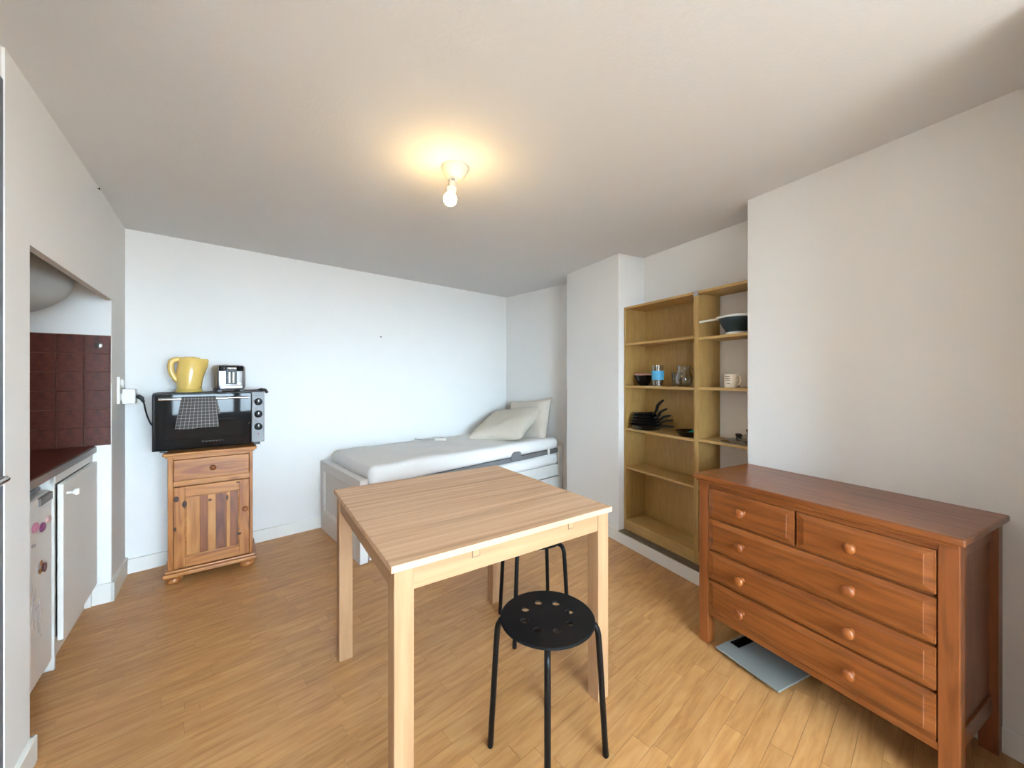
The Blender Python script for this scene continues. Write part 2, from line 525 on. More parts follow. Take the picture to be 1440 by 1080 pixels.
# window wall behind the camera
W0, W1 = .12, 2.02
FW = 2.26
bm = bm_new()
box(bm, -.6, W0, -.25, 0, -.1, CEIL + .05); box(bm, W1, FW + .6, -.25, 0, -.1, CEIL + .05)
box(bm, W0, W1, -.25, 0, -.1, WZ0); box(bm, W0, W1, -.25, 0, WZ1, CEIL + .05)
struct('wall_front', bm, 'wall', F_FRONT)
def make_window(name, frame, x0, x1, flip):
    # flip: +1 when the frame's y points out of the room, -1 when it points in
    w = thing(name, None, None, (*frame[0], 0), frame[1]); w['kind'] = 'structure'
    def bx(b, xa, xb, ya, yb, za, zb, bv=.004):
        ya, yb = sorted((ya * flip, yb * flip)); box(b, xa, xb, ya, yb, za, zb, bv)
    bm = bm_new()
    for a, b in ((x0, x0 + .05), (x1 - .05, x1)): bx(bm, a, b, .09, .16, WZ0, WZ1)
    bx(bm, x0, x1, .09, .16, WZ0, WZ0 + .05); bx(bm, x0, x1, .09, .16, WZ1 - .05, WZ1)
    obj('window_frame', bm, 'trim', w)
    mid = (x0 + x1) / 2
    for a, b in ((x0 + .05, mid), (mid, x1 - .05)):
        bm = bm_new()
        bx(bm, a, a + .05, .10, .15, WZ0 + .05, WZ1 - .05); bx(bm, b - .05, b, .10, .15, WZ0 + .05, WZ1 - .05)
        bx(bm, a, b, .10, .15, WZ0 + .05, WZ0 + .10); bx(bm, a, b, .10, .15, WZ1 - .10, WZ1 - .05)
        bx(bm, a + .05, b - .05, .11, .14, 1.52, 1.55, .003)
        s_ = obj('sash', bm, 'trim', w)
        bm = bm_new(); bx(bm, a + .045, b - .045, .124, .128, WZ0 + .09, WZ1 - .09, 0); obj('pane', bm, 'pane', s_)
    bm = bm_new(); bx(bm, x0 - .03, x1 + .03, -.03, .09, WZ0 - .03, WZ0, .006); obj('window_sill', bm, 'trim', w)
    # daylight portal in the opening
    pl = bpy.data.lights.new('window_front_offscreen', 'AREA'); pl.shape = 'RECTANGLE'; pl.size = x1 - x0; pl.size_y = WZ1 - WZ0
    pl.cycles.is_portal = True
    po = bpy.data.objects.new('window_front_offscreen', pl); C.objects.link(po)
    po.location = to_world(frame, mid, .20 * flip, (WZ0 + WZ1) / 2)
    po.rotation_euler = (R(90), 0, frame[1] + (math.pi if flip < 0 else 0))
make_window('window_1', F_FRONT, W0, W1, -1)

# door in the left wall
door = thing('door_1', 'grey painted door beside the white kitchen pillar', None, (*F_LEFT[0], 0), F_LEFT[1]); door['kind'] = 'structure'
bm = bm_new(); box(bm, -.94, -.187, -.004, .04, .008, 2.088, .003)
obj('leaf', bm, 'door_grey', door)
h = bm_new()
box(h, -.275, -.235, -.010, -.002, .88, 1.05, .003)
lathe(h, [(.009, 0), (.009, .022), (0, .022)], 16, Matrix.Translation((-.255, -.008, .965)) @ RY)
tube(h, smooth_path([(-.255, -.028, .965), (-.275, -.032, .965), (-.365, -.032, .962)]), .008, 10)
obj('door_handle', h, 'chrome', door, True)

# ------------------------------------------------------------------ kitchen recess
bm = bm_new(); box(bm, OPEN_W - .004, OPEN_W + .001, .003, .62, .868, 1.472)
ts = tag(obj('tiled_splashback', bm, 'grout'), 'dark red tiled splashback on the end wall of the kitchen recess', 'splashback')
ts.location = (*F_LEFT[0], 0); ts.rotation_euler = (0, 0, F_LEFT[1])
bt = bm_new(); box(bt, -.009, 0, .0012, .0988, .0012, .0988, .0015, 1)
bt_me = None
for i in range(6):
    for j in range(6):
        if bt_me is None:
            o = obj('tile', bt, 'red_tile', ts); bt_me = o.data
        else:
            o = bpy.data.objects.new('tile', bt_me); C.objects.link(o); o.parent = ts
        o.location = (OPEN_W - .002, .003 + i * .1, .870 + j * .1)
bm = bm_new(); box(bm, .002, OPEN_W - .006, .616, .622, .868, 1.472)
ts2 = tag(obj('tiled_splashback', bm, 'grout'), 'dark red tiled splashback along the back of the kitchen recess above the counter', 'splashback')
ts2.location = (*F_LEFT[0], 0); ts2.rotation_euler = (0, 0, F_LEFT[1])
bt = bm_new(); box(bt, .0012, .0988, -.009, 0, .0012, .0988, .0015, 1); bt_me = None
for i in range(11):
    for j in range(6):
        if bt_me is None:
            o = obj('tile', bt, 'red_tile', ts2); bt_me = o.data
        else:
            o = bpy.data.objects.new('tile', bt_me); C.objects.link(o); o.parent = ts2
        o.location = (.012 + i * .1, .618, .870 + j * .1)
# round grey hook plate on the tiles
hk = thing('wall_hook', 'small round grey adhesive hook on the top corner tile', 'hook', to_world(F_LEFT, OPEN_W - .012, .047, 1.415), F_LEFT[1])
bm = bm_new(); lathe(bm, [(0, -.001), (.016, -.001), (.016, .006), (.012, .009), (0, .009)], 20, Matrix.Rotation(R(-90), 4, 'Y')); obj('plate', bm, 'alu', hk, True)
bm = bm_new(); tube(bm, smooth_path([(-.008, 0, 0), (-.016, 0, -.008), (-.022, 0, -.004)]), .003, 8); obj('hook', bm, 'alu', hk, True)

def at_left(name, label, cat, group=None): return thing(name, label, cat, (*F_LEFT[0], 0), F_LEFT[1], group)
# counter
ct = at_left('kitchen_counter', 'dark red tiled counter top in the kitchen recess', 'counter')
bm = bm_new(); box(bm, .003, OPEN_W - .003, .062, .612, .836, .869, .002); obj('worktop', bm, 'red_tile', ct)
bm = bm_new(); box(bm, .003, OPEN_W - .003, .057, .064, .832, .864, .002); obj('edge_strip', bm, 'alu', ct)
# fridge
fr = at_left('mini_fridge', 'white undercounter fridge with magnets on its door', 'fridge')
bm = bm_new(); box(bm, .02, .543, .13, .60, .03, .775, .006); obj('body', bm, 'appliance', fr)
bm = bm_new(); box(bm, .02, .543, .11, .60, .775, .787, .004); obj('top_panel', bm, 'panel_grey', fr)
bm = bm_new(); box(bm, .02, .543, .078, .126, .05, .772, .012, 3); dr = obj('door', bm, 'appliance', fr)
bm = bm_new(); box(bm, .39, .52, .070, .085, .735, .768, .004); obj('handle', bm, 'panel_grey', dr)
bm = bm_new(); box(bm, .04, .525, .14, .56, .0, .035); obj('base', bm, 'black_plastic', fr)
def magnet(name, x, z, rx, rz, mat, label, drop=False):
    b = bm_new()
    m = Matrix.Translation((x, .0785, z)) @ RY @ Matrix.Diagonal((rx, rz, 1, 1))
    prof = [(0, 0), (1, 0), (1, .004), (.7, .008), (0, .009)]
    lathe(b, prof, 20, m)
    o = tag(obj(name, b, mat, None, True), label, 'magnet', 'magnets on the fridge door')
    o.location = (*F_LEFT[0], 0); o.rotation_euler = (0, 0, F_LEFT[1])
magnet('fridge_magnet', .353, .667, .030, .018, 'pink', 'pink oval magnet on the white fridge door')
magnet('fridge_magnet', .425, .646, .026, .018, 'purple', 'dark purple oval magnet on the white fridge door')
magnet('fridge_magnet', .487, .659, .022, .013, 'lightpink', 'pale pink heart-like magnet high on the fridge door')
magnet('fridge_magnet', .332, .603, .010, .007, 'marker', 'tiny grey magnet below the pink one on the fridge door')
magnet('fridge_magnet', .408, .494, .034, .026, 'chrome', 'round silvery magnet with a dark red centre on the fridge door')
b = bm_new(); lathe(b, [(0, 0), (.018, 0), (.018, .003), (0, .003)], 16, Matrix.Translation((.416, .0690, .488)) @ RY)
o = obj('magnet_centre', b, 'darkred'); o.parent = bpy.data.objects['fridge_magnet.004']
b = bm_new()
rs = random.Random(5)
for k in range(5):
    p = [(.32 + .022 * k + rs.uniform(-.02, .02), .0775, .46 - .07 * k * .4 - j * .05 + rs.uniform(-.02, .02)) for j in range(4)]
    tube(b, smooth_path(p, 4), .0012, 5)
obj('doodle', b, 'marker', dr)
# cabinet with the ajar door
kc = at_left('kitchen_cabinet', 'white kitchen base cabinet with its door slightly ajar', 'cabinet')
bm = bm_new()
box(bm, .550, .566, .075, .60, .0, .83, .001); box(bm, 1.105, OPEN_W - .003, .075, .60, .0, .83, .001)
box(bm, .566, 1.105, .08, .60, .10, .118); box(bm, .566, 1.105, .59, .60, .10, .83)
obj('carcass', bm, 'white', kc)
bm = bm_new(); box(bm, .550, OPEN_W - .003, .072, .09, .788, .834, .002); obj('top_rail', bm, 'white', kc)
bm = bm_new(); box(bm, .550, OPEN_W - .003, .10, .116, 0, .10, .001); obj('plinth', bm, 'white', kc)
dl = .560
bm = bm_new(); box(bm, -dl, 0, -.018, 0, .116, .784, .002)
kd = obj('door', bm, 'white', kc, loc=(1.119, .072, 0), rot=(0, 0, R(.35)))
bm = bm_new(); lathe(bm, [(.006, 0), (.0055, .018), (.012, .024), (.0155, .032), (.012, .040), (0, .042)], 20, Matrix.Translation((-dl + .045, -.017, .735)) @ RY)
obj('knob', bm, 'plastic_white', kd, True)
# water tank in the top of the recess
wt = at_left('water_heater', 'grey round-bottomed water heater behind the panel above the kitchen', 'water heater')
bm = bm_new()
prof = [(0, 0)] + [(.27 * math.sin(t), .20 * (1 - math.cos(t))) for t in [R(a) for a in range(8, 89, 8)]] + [(.27, .20), (.27, .66)]
lathe(bm, prof, 48, Matrix.Translation((.75, .335, 1.51)))
obj('tank', bm, 'tank', wt, True, 60)
bm = bm_new(); box(bm, .65, .85, .55, .625, 1.75, 1.80, .003); obj('bracket', bm, 'panel_grey', wt)

# outlet, adapter and plug on the corner pier
ol = at_left('wall_outlet', 'white double wall outlet on the pier by the corner', 'outlet')
bm = bm_new(); box(bm, 1.262, 1.345, -.012, .002, 1.085, 1.245, .003); obj('plate', bm, 'plastic_white', ol)
for z in (1.125, 1.205):
    bm = bm_new(); lathe(bm, [(.026, 0), (.026, .012), (.021, .012), (.02, .004), (0, .004)], 24, Matrix.Translation((1.304, -.010, z)) @ RY); obj('socket', bm, 'plastic_white', ol, True)
ad = at_left('plug_adapter', 'white block adapter plugged into the lower wall outlet', 'adapter')
bm = bm_new(); box(bm, 1.275, 1.335, -.075, -.018, 1.083, 1.172, .006, 3); obj('body', bm, 'plastic_white', ad)
bm = bm_new(); lathe(bm, [(.012, 0), (.012, .002), (0, .002)], 16, Matrix.Translation((1.305, -.0745, 1.135)) @ RY); obj('button', bm, 'marker', ad)

# nail in the back wall, screw at the left wall's top
nl = thing('wall_nail', 'small dark nail in the white wall above the bed', 'nail', to_world(F_BACK, 1.66, -.002, 1.61), F_BACK[1])
bm = bm_new(); lathe(bm, [(.0025, -.004), (.0025, .006), (.006, .007), (.006, .009), (0, .0095)], 10, RY); obj('nail', bm, 'dark', nl)
nl = thing('wall_hook', 'tiny dark screw at the top of the white panel under the ceiling', 'screw', to_world(F_LEFT, .80, -.006, 2.165), F_LEFT[1])
bm = bm_new(); lathe(bm, [(.002, -.002), (.002, .005), (.006, .006), (.004, .009), (0, .0095)], 10, RY); obj('screw', bm, 'dark', nl)

# ------------------------------------------------------------------ ceiling lamp
lamp = thing('ceiling_lamp', 'white ceiling lamp holder with a bare glowing bulb', 'lamp', (-.255, 1.735, CEIL), 0)
bm = bm_new()
prof = [(0, .002), (.062, .002), (.0625, -.006), (.058, -.012), (.046, -.035), (.030, -.052), (.018, -.058), (0, -.058)]
lathe(bm, prof, 36); obj('canopy', bm, 'lamp_white', lamp, True, 50)
tilt = Matrix.Translation((-.004, -.010, -.052)) @ Matrix.Rotation(R(14), 4, 'X') @ Matrix.Rotation(R(-2) , 4, 'Y')
tilt = Matrix.Translation((-.006, -.006, -.05)) @ Matrix.Rotation(R(-16), 4, 'X') @ Matrix.Rotation(R(5), 4, 'Y')
bm = bm_new()
box(bm, -.014, -.008, -.010, .010, -.04, .004, .002, mat=tilt); box(bm, .008, .014, -.010, .010, -.04, .004, .002, mat=tilt)
lathe(bm, [(0, 0), (.005, 0), (.005, .040), (0, .040)], 12, tilt @ Matrix.Translation((-.020, 0, -.016)) @ Matrix.Rotation(R(90), 4, 'Y'))
obj('hinge', bm, 'lamp_white', lamp, True)
bm = bm_new()
lathe(bm, [(0, -.026), (.015, -.026), (.019, -.032), (.019, -.052), (.0205, -.054), (.0205, -.060), (.017, -.062), (.017, -.078), (0, -.078)], 24, tilt)
obj('socket', bm, 'lamp_white', lamp, True)
bm = bm_new()
prof = [(0, -.076), (.014, -.076), (.015, -.084)] + [(.029 * math.cos(R(a)), -.112 + .029 * math.sin(R(a))) for a in range(48, -90, -12)] + [(0, -.141)]
lathe(bm, prof, 24, tilt); obj('bulb', bm, 'bulb', lamp, True, 80)

# ------------------------------------------------------------------ dining table
tb = thing('dining_table', 'square light wood table with laminate top and solid legs', 'table', (-.204, 1.620, 0), R(34))
TX, TY, TH = .4275, .427, .74
bm = bm_new(); box(bm, -TX, TX, -TY, TY, TH - .019, TH, .0015); obj('table_top', bm, 'table_top', tb)
lg = .056
for sx in (-1, 1):
    for sy in (-1, 1):
        x1 = sx * (TX - .010); x0 = x1 - sx * lg; y1 = sy * (TY - .010); y0 = y1 - sy * lg
        bm = bm_new(); box(bm, min(x0, x1), max(x0, x1), min(y0, y1), max(y0, y1), 0, TH - .0185, .003)
        obj('leg', bm, 'birch', tb)
for sy in (-1, 1):
    bm = bm_new(); ya = sy * (TY - .014); yb = ya - sy * .02
    box(bm, -TX + .064, TX - .064, min(ya, yb), max(ya, yb), TH - .085, TH - .0185, .001); ap = obj('apron', bm, 'birch_x', tb)
    for px in (-.165, .225):
        bm = bm_new()
        yy = ya + sy * .0012
        box(bm, px - .014, px + .014, min(ya - sy*.01, yy), max(ya - sy*.01, yy), TH - .046, TH - .0185, .0008); obj('slot_frame', bm, 'print', ap)
        bm = bm_new(); y2 = ya + sy * .0022
        box(bm, px - .0115, px + .0115, min(ya - sy*.01, y2), max(ya - sy*.01, y2), TH - .0435, TH - .0185, .0008); obj('slot_runner', bm, 'birch_x', ap)
for sx in (-1, 1):
    bm = bm_new(); xa = sx * (TX - .014); xb = xa - sx * .02
    box(bm, min(xa, xb), max(xa, xb), -TY + .064, TY - .064, TH - .085, TH - .0185, .001); obj('apron', bm, 'birch_y', tb)

# ------------------------------------------------------------------ stools
def make_stool(label, loc, rz):
    st = thing('stool', label, 'stool', loc, rz, 'black stools by the table')
    bm = bm_new()
    SEG, HOLES = 96, 8
    Rr, Rh, rh = .156, .080, .0135
    # seat plate with eight holes: planar boolean by triangle fill
    zt, zb = .452, .446
    edges = []
    def ring(cx, cy, r, n, z):
        vs_ = [bm.verts.new((cx + r*math.cos(2*math.pi*i/n), cy + r*math.sin(2*math.pi*i/n), z)) for i in range(n)]
        return vs_, [bm.edges.new((vs_[i], vs_[(i+1) % n])) for i in range(n)]
    loops_t, loops_b = [], []
    for z, store in ((zt, loops_t), (zb, loops_b)):
        es = []
        v, ed = ring(0, 0, Rr if z == zb else Rr - .004, SEG, z); store.append(v); es += ed
        for k in range(HOLES):
            a = 2*math.pi*(k + .5)/HOLES
            v, ed = ring(Rh*math.cos(a), Rh*math.sin(a), rh, 18, z); store.append(v); es += ed
        bmesh.ops.triangle_fill(bm, use_beauty=True, use_dissolve=False, edges=es)
    mid_ = [bm.verts.new((Rr*math.cos(2*math.pi*i/SEG), Rr*math.sin(2*math.pi*i/SEG), zt - .003)) for i in range(SEG)]
    for a, b in ((loops_t[0], mid_), (mid_, loops_b[0])):
        for i in range(SEG):
            j = (i+1) % SEG; bm.faces.new((a[i], a[j], b[j], b[i]))
    for a, b in zip(loops_t[1:], loops_b[1:]):
        for i in range(18):
            j = (i+1) % 18; bm.faces.new((a[i], a[j], b[j], b[i]))
    # faces filled across the holes are removed
    dead = []
    for f in bm.faces:
        c = f.calc_center_median()
        if abs(f.normal.z) > .9 or abs(c.z - zt) < 1e-5 or abs(c.z - zb) < 1e-5:
            for k in range(HOLES):
                a = 2*math.pi*(k + .5)/HOLES
                if all((v.co.x - Rh*math.cos(a))**2 + (v.co.y - Rh*math.sin(a))**2 < (rh*1.02)**2 for v in f.verts) and abs(c.z - zt) < 1e-5 or \
                   all((v.co.x - Rh*math.cos(a))**2 + (v.co.y - Rh*math.sin(a))**2 < (rh*1.02)**2 for v in f.verts) and abs(c.z - zb) < 1e-5:
                    dead.append(f); break
    bmesh.ops.delete(bm, geom=list(set(dead)), context='FACES_ONLY')
    obj('seat', bm, 'black_seat', st)
    for k in range(4):
        a = math.pi / 2 * k
        pts = [(.05, .4365), (.12, .4365), (.142, .4355), (.156, .4295), (.1635, .415), (.1665, .40), (.171, .34), (.1905, .006), (.191, .002)]
        rr = [.0098] * 8 + [.008]
        bm = bm_new()
        tube(bm, [(r*math.cos(a), r*math.sin(a), z) for r, z in pts], rr, 12)
        obj('leg', bm, 'black_metal', st, True, 50)
    bm = bm_new(); lathe(bm, [(0, .425), (.06, .425), (.06, .4462), (0, .4462)], 24); obj('hub', bm, 'black_metal', st, True)
    return st
make_stool('black metal stool with round holed seat pulled out from the table', (.117, 1.285, 0), R(-5))
make_stool('black metal stool with round seat half tucked under the table toward the bed', (.104, 1.94, 0), R(-119))

# ------------------------------------------------------------------ day bed
F_BED = to_world(F_BACK, 1.145, -.874)
bed = thing('day_bed', 'white day bed frame with panelled ends and drawers along the wall', 'bed', F_BED, A_B)
BL, BD, BH = 2.04, .858, .555
for x0, x1, nm, sgn in ((0, .055, 'footboard', -1), (BL - .055, BL, 'headboard', 1)):
    bm = bm_new()
    box(bm, x0 + .012, x1 - .012, .02, BD - .02, .02, BH - .03)
    for a, b in ((0, .075), (BD - .075, BD)): box(bm, x0, x1, a, b, 0, BH, .002)
    box(bm, x0, x1, .075, BD - .075, BH - .075, BH, .002); box(bm, x0, x1, .075, BD - .075, 0.0, .16, .002)
    fb = obj(nm, bm, 'white_bed', bed)
    bm = bm_new()
    xx = x0 + .012 if sgn < 0 else x1 - .012
    for a, b, c, d in ((.075, .083, .16, BH - .075), (BD - .083, BD - .075, .16, BH - .075), (.083, BD - .083, .16, .168), (.083, BD - .083, BH - .083, BH - .075)):
        box(bm, xx - .006, xx + .006, a, b, c, d, .002)
    obj('moulding', bm, 'white_bed', fb)
bm = bm_new(); box(bm, .055, BL - .055, .004, .024, .262, .372, .002); obj('side_rail', bm, 'white_bed', bed)
bm = bm_new(); box(bm, .055, BL - .055, BD - .024, BD, .10, .50, .002); obj('back_rail', bm, 'white_bed', bed)
half_l = (BL - .11) / 2
for k in range(2):
    a = .062 + k * half_l
    bm = bm_new(); box(bm, a, a + half_l - .012, -.006, .014, .012, .254, .002); d_ = obj('drawer', bm, 'white_bed', bed)
    bm = bm_new(); box(bm, a + .02, a + half_l - .03, .014, .75, .03, .22, .002); obj('drawer_box', bm, 'white_bed', d_)
bm = bm_new(); box(bm, .057, BL - .057, .022, BD - .02, .352, .371); obj('platform', bm, 'white_bed', bed)
bb = thing('slatted_bed_base', 'grey bed base frame between the two stacked mattresses', 'bed base', F_BED, A_B)
def lift(bm, z_lo, z_hi, lo, hi):
    # the stack dips a little towards the foot: remap heights between the two layers' edges
    for v in bm.verts:
        k = (v.co.z - z_lo) / (z_hi - z_lo)
        t = min(max(v.co.x / BL, 0), 1)
        v.co.z = (lo[0] + (lo[1] - lo[0]) * t) * (1 - k) + (hi[0] + (hi[1] - hi[0]) * t) * k
    return bm
B0, B1 = (.452, .487), (.494, .529)
bm = bm_new()
box(bm, .06, BL - .06, .010, .05, .488, .530, .003); box(bm, .06, BL - .06, BD - .06, BD - .03, .488, .530, .003)
box(bm, .06, .09, .05, BD - .06, .488, .530, .003); box(bm, BL - .09, BL - .06, .05, BD - .06, .488, .530, .003)
obj('frame', lift(bm, .488, .530, B0, B1), 'grey_frame', bb)
for k in range(14):
    bm = bm_new(); box(bm, .12 + k * .135, .19 + k * .135, .04, BD - .05, .518, .529, .001); obj('slat', lift(bm, .488, .530, B0, B1), 'birch_y', bb)
bm = bm_new(); prism(bm, [(1.335, .500), (1.465, .500), (1.445, .563), (1.425, .571), (1.375, .571), (1.355, .563)], -.004, .012)
for v in bm.verts: v.co = Vector((v.co.x, -v.co.z, v.co.y))
obj('retainer', bm, 'grey_frame', bb)
bm = bm_new(); box(bm, 1.825, 1.85, .000, .02, .478, .545, .003); obj('clip', bm, 'plastic_white', bb)
bm = bm_new(); roundbox(bm, (BL - .125, BD - .035, .118), .045, 40, 14, 3, .006, 5, 11, (.062, -.006, .371)); lift(bm, .371, .489, (.371, .371), (.452, .488))
tag(obj('mattress', bm, 'sheet', None, True, 80, loc=F_BED, rot=(0, 0, A_B)), 'white covered spare mattress under the grey bed base', 'mattress')
bm = bm_new(); roundbox(bm, (BL - .125, BD - .03, .112), .048, 60, 24, 3, .009, 6, 3, (.062, -.004, .529)); lift(bm, .529, .641, (.493, .528), (.636, .640))
tag(obj('mattress', bm, 'sheet', None, True, 80, loc=F_BED, rot=(0, 0, A_B)), 'mattress in a white fitted sheet on top of the day bed', 'mattress')

def pillow_mesh(w, h, t, seed, n=26):
    bm = bm_new()
    grid = {}
    for side in (1, -1):
        for i in range(n + 1):
            for j in range(n + 1):
                u = -1 + 2 * i / n; v = -1 + 2 * j / n
                edge = i in (0, n) or j in (0, n)
                if edge and side == -1: grid[(side, i, j)] = grid[(1, i, j)]; continue
                # pinched sides, ears at the corners
                px = u * (1 - .07 * (1 - v * v)) * w / 2; py = v * (1 - .07 * (1 - u * u)) * h / 2
                th = ((1 - u**4) * (1 - v**4)) ** .55
                th *= 1 + .16 * noise.noise(Vector((u * 2.2 + seed, v * 2.2, side)))
                grid[(side, i, j)] = bm.verts.new((px, py, side * th * t / 2 + .006 * noise.noise(Vector((u * 3 + seed, v * 3, 5)))))
        for i in range(n):
            for j in range(n):
                q = [grid[(side, i, j)], grid[(side, i+1, j)], grid[(side, i+1, j+1)], grid[(side, i, j+1)]]
                if side < 0: q.reverse()
                bm.faces.new(q)
    return bm
def bed_pt(x, y, z): return to_world((F_BED[:2], A_B), x, y, z)
bm = pillow_mesh(.50, .60, .15, 2.0)
p1 = tag(obj('pillow', bm, 'pillow_back', None, True, 80), 'beige pillow standing upright against the wall at the bed head', 'pillow')
p1.matrix_world = Matrix.Translation(bed_pt(1.89, .36, .765)) @ Matrix.Rotation(A_B, 4, 'Z') @ Matrix.Rotation(R(-72), 4, 'Y') @ Matrix.Rotation(R(6), 4, 'Z')
bm = pillow_mesh(.58, .64, .17, 7.0)
p2 = tag(obj('pillow', bm, 'pillow', None, True, 80), 'beige pillow leaning in front of the other pillow on the bed', 'pillow')
p2.matrix_world = Matrix.Translation(bed_pt(1.61, .38, .765)) @ Matrix.Rotation(A_B, 4, 'Z') @ Matrix.Rotation(R(-24), 4, 'Y') @ Matrix.Rotation(R(18), 4, 'Z')

# blanket switch on the bed
sw = thing('corded_switch', 'white corded hand switch lying on the bed sheet', 'switch', bed_pt(.98, .60, .643), A_B - R(40))
bm = bm_new(); roundbox(bm, (.11, .045, .024), .010, 6, 4, 2, 0, 1, 0, (-.055, -.022, 0)); obj('body', bm, 'plastic_white', sw, True, 60)
bm = bm_new(); box(bm, -.012, .024, -.010, .010, .022, .027, .002); obj('slider', bm, 'lightpink', sw)
bm = bm_new(); tube(bm, smooth_path([(-.05, 0, .012), (-.10, .015, .006), (-.17, .02, .004), (-.26, .08, .004)]), .004, 8); obj('cord', bm, 'grey_cord', sw, True)

# ------------------------------------------------------------------ small pine cabinet
A_C = R(36.5)
cb = thing('pine_cabinet', 'small pine cabinet with a drawer, a panelled door and bun feet', 'cabinet', (-1.886, 2.439, 0), A_C)
CW = .212
bm = bm_new()
box(bm, -CW, -CW + .018, .018, .315, .07, .765, .001); box(bm, CW - .018, CW, .018, .315, .07, .765, .001)
box(bm, -CW, CW, .305, .315, .07, .765); box(bm, -CW + .018, CW - .018, .03, .30, .07, .085)
obj('body', bm, 'pine_z', cb)
for a, b in ((-CW, -CW + .026), (CW - .018, CW)):
    bm = bm_new(); box(bm, a, b, .006, .024, .075, .765, .004); obj('stile', bm, 'pine_z', cb)
bm = bm_new(); box(bm, -CW + .02, CW - .016, .009, .024, .578, .612, .002); obj('rail', bm, 'pine_x', cb)
bm = bm_new(); box(bm, -CW + .02, CW - .016, .010, .024, .742, .765, .002); obj('rail', bm, 'pine_x', cb)
bm = bm_new()
box(bm, -CW - .022, CW + .022, -.020, .322, .768, .786, .006, 3); box(bm, -CW - .010, CW + .010, -.006, .318, .756, .769, .004)
obj('top', bm, 'pine_x', cb)
bm = bm_new(); box(bm, -CW - .022, CW + .022, -.022, .322, .044, .066, .005, 3); box(bm, -CW - .012, CW + .012, -.010, .320, .0655, .080, .005, 3)
obj('base_moulding', bm, 'pine_x', cb)
for x in (-CW + .028, CW - .028):
    for yy in (.024, .275):
        bm = bm_new(); lathe(bm, [(0, 0), (.030, 0), (.039, .008), (.042, .020), (.038, .034), (.030, .041), (.028, .0455), (0, .0455)], 28, Matrix.Translation((x, yy, 0)))
        obj('bun_foot', bm, 'pine_x', cb, True, 50)
bm = bm_new(); box(bm, -CW + .028, CW - .020, .0, .022, .614, .740, .003); d_ = obj('drawer', bm, 'pine_x', cb)
KN = [(.007, 0), (.0065, .008), (.010, .013), (.0155, .018), (.0165, .024), (.012, .030), (0, .032)]
bm = bm_new(); lathe(bm, KN, 20, Matrix.Translation((.004, .001, .677)) @ RY); obj('knob', bm, 'honey_knob', d_, True, 50)
bm = bm_new()
dx0, dx1, dz0, dz1 = -CW + .028, CW - .020, .084, .575
box(bm, dx0 + .004, dx1 - .004, .0145, .021, dz0 + .004, dz1 - .004)
dd = obj('door', bm, 'pine_z', cb)
for xa, xb in ((dx0, dx0 + .052), (dx1 - .052, dx1)):
    bm = bm_new(); box(bm, xa, xb, .0, .020, dz0, dz1, .002); obj('door_stile', bm, 'pine_z', dd)
bm = bm_new(); box(bm, dx0 + .052, dx1 - .052, .0005, .020, dz0, dz0 + .062, .002); obj('door_rail', bm, 'pine_x', dd)
bm = bm_new(); box(bm, dx0 + .052, dx1 - .052, .0005, .020, dz1 - .062, dz1, .002); obj('door_rail', bm, 'pine_x', dd)
sx = dx0 + .052
tot = dx1 - dx0 - .104
shares = [(.26, 'pine_light'), (.14, 'pine_dark'), (.15, 'pine_light'), (.20, 'pine_dark'), (.07, 'pine_light'), (.18, 'pine_dark')]
for i, (sh, mt) in enumerate(shares):
    w_ = sh * tot
    bm = bm_new(); box(bm, sx + .0003, sx + w_ - .0003, .0075 + .0004 * (i % 2), .016, dz0 + .060, dz1 - .060, .0008, 1); obj('stave', bm, mt, dd)
    sx += w_
bm = bm_new()
ix0, ix1, iz0, iz1 = dx0 + .052, dx1 - .052, dz0 + .062, dz1 - .062
for a, b, c, d in ((ix0, ix0 + .008, iz0, iz1), (ix1 - .008, ix1, iz0, iz1), (ix0 + .008, ix1 - .008, iz0, iz0 + .008), (ix0 + .008, ix1 - .008, iz1 - .008, iz1)):
    box(bm, a, b, .003, .012, c, d, .003)
obj('moulding', bm, 'pine_x', dd)
bm = bm_new(); lathe(bm, KN, 20, Matrix.Translation((dx1 - .022, .001, .385)) @ RY); obj('knob', bm, 'honey_knob', dd, True, 50)
for kx, kz, rx_, rz_ in ((dx0 + .012, .505, .013, .018), (dx0 + .050, .468, .012, .022), (-.012, .470, .009, .008), (.075, .470, .007, .016), (dx0 + .006, .325, .006, .014), (dx1 - .055, .225, .014, .008), (dx1 - .06, .56, .010, .005)):
    yk = .0068 if ix0 + .01 < kx < ix1 - .01 else -.0006
    bm = bm_new(); lathe(bm, [(0, .0), (1, .0), (.8, .0007), (0, .001)], 14, Matrix.Translation((kx, yk + .0007, kz)) @ RY @ Matrix.Diagonal((rx_, rz_, 1, 1))); obj('knot', bm, 'knot', dd)

# ------------------------------------------------------------------ oven on the cabinet
A_O = R(38.5)
F_OV = ((-1.915, 2.475), A_O)
OZ = .786
ov = thing('toaster_oven', 'black countertop oven with glass door on the pine cabinet', 'oven', (*F_OV[0], OZ), A_O)
OW = .282
bm = bm_new(); box(bm, -OW, OW, .012, .285, .018, .360, .006); obj('body', bm, 'black_plastic', ov)
bm = bm_new(); box(bm, OW - .072, OW, -.002, .02, .018, .358, .004); cp = obj('control_panel', bm, 'panel_grey', ov)
for z in (.290, .206, .122):
    bm = bm_new(); lathe(bm, [(.024, 0), (.024, .004), (.0185, .006), (.017, .022), (.014, .024), (0, .024)], 28, Matrix.Translation((OW - .034, -.001, z)) @ RY)
    kb = obj('knob', bm, 'black_plastic', cp, True)
    bm = bm_new(); box(bm, OW - .0355, OW - .0325, -.0262, -.024, z + .002, z + .015); obj('pointer', bm, 'alu', kb)
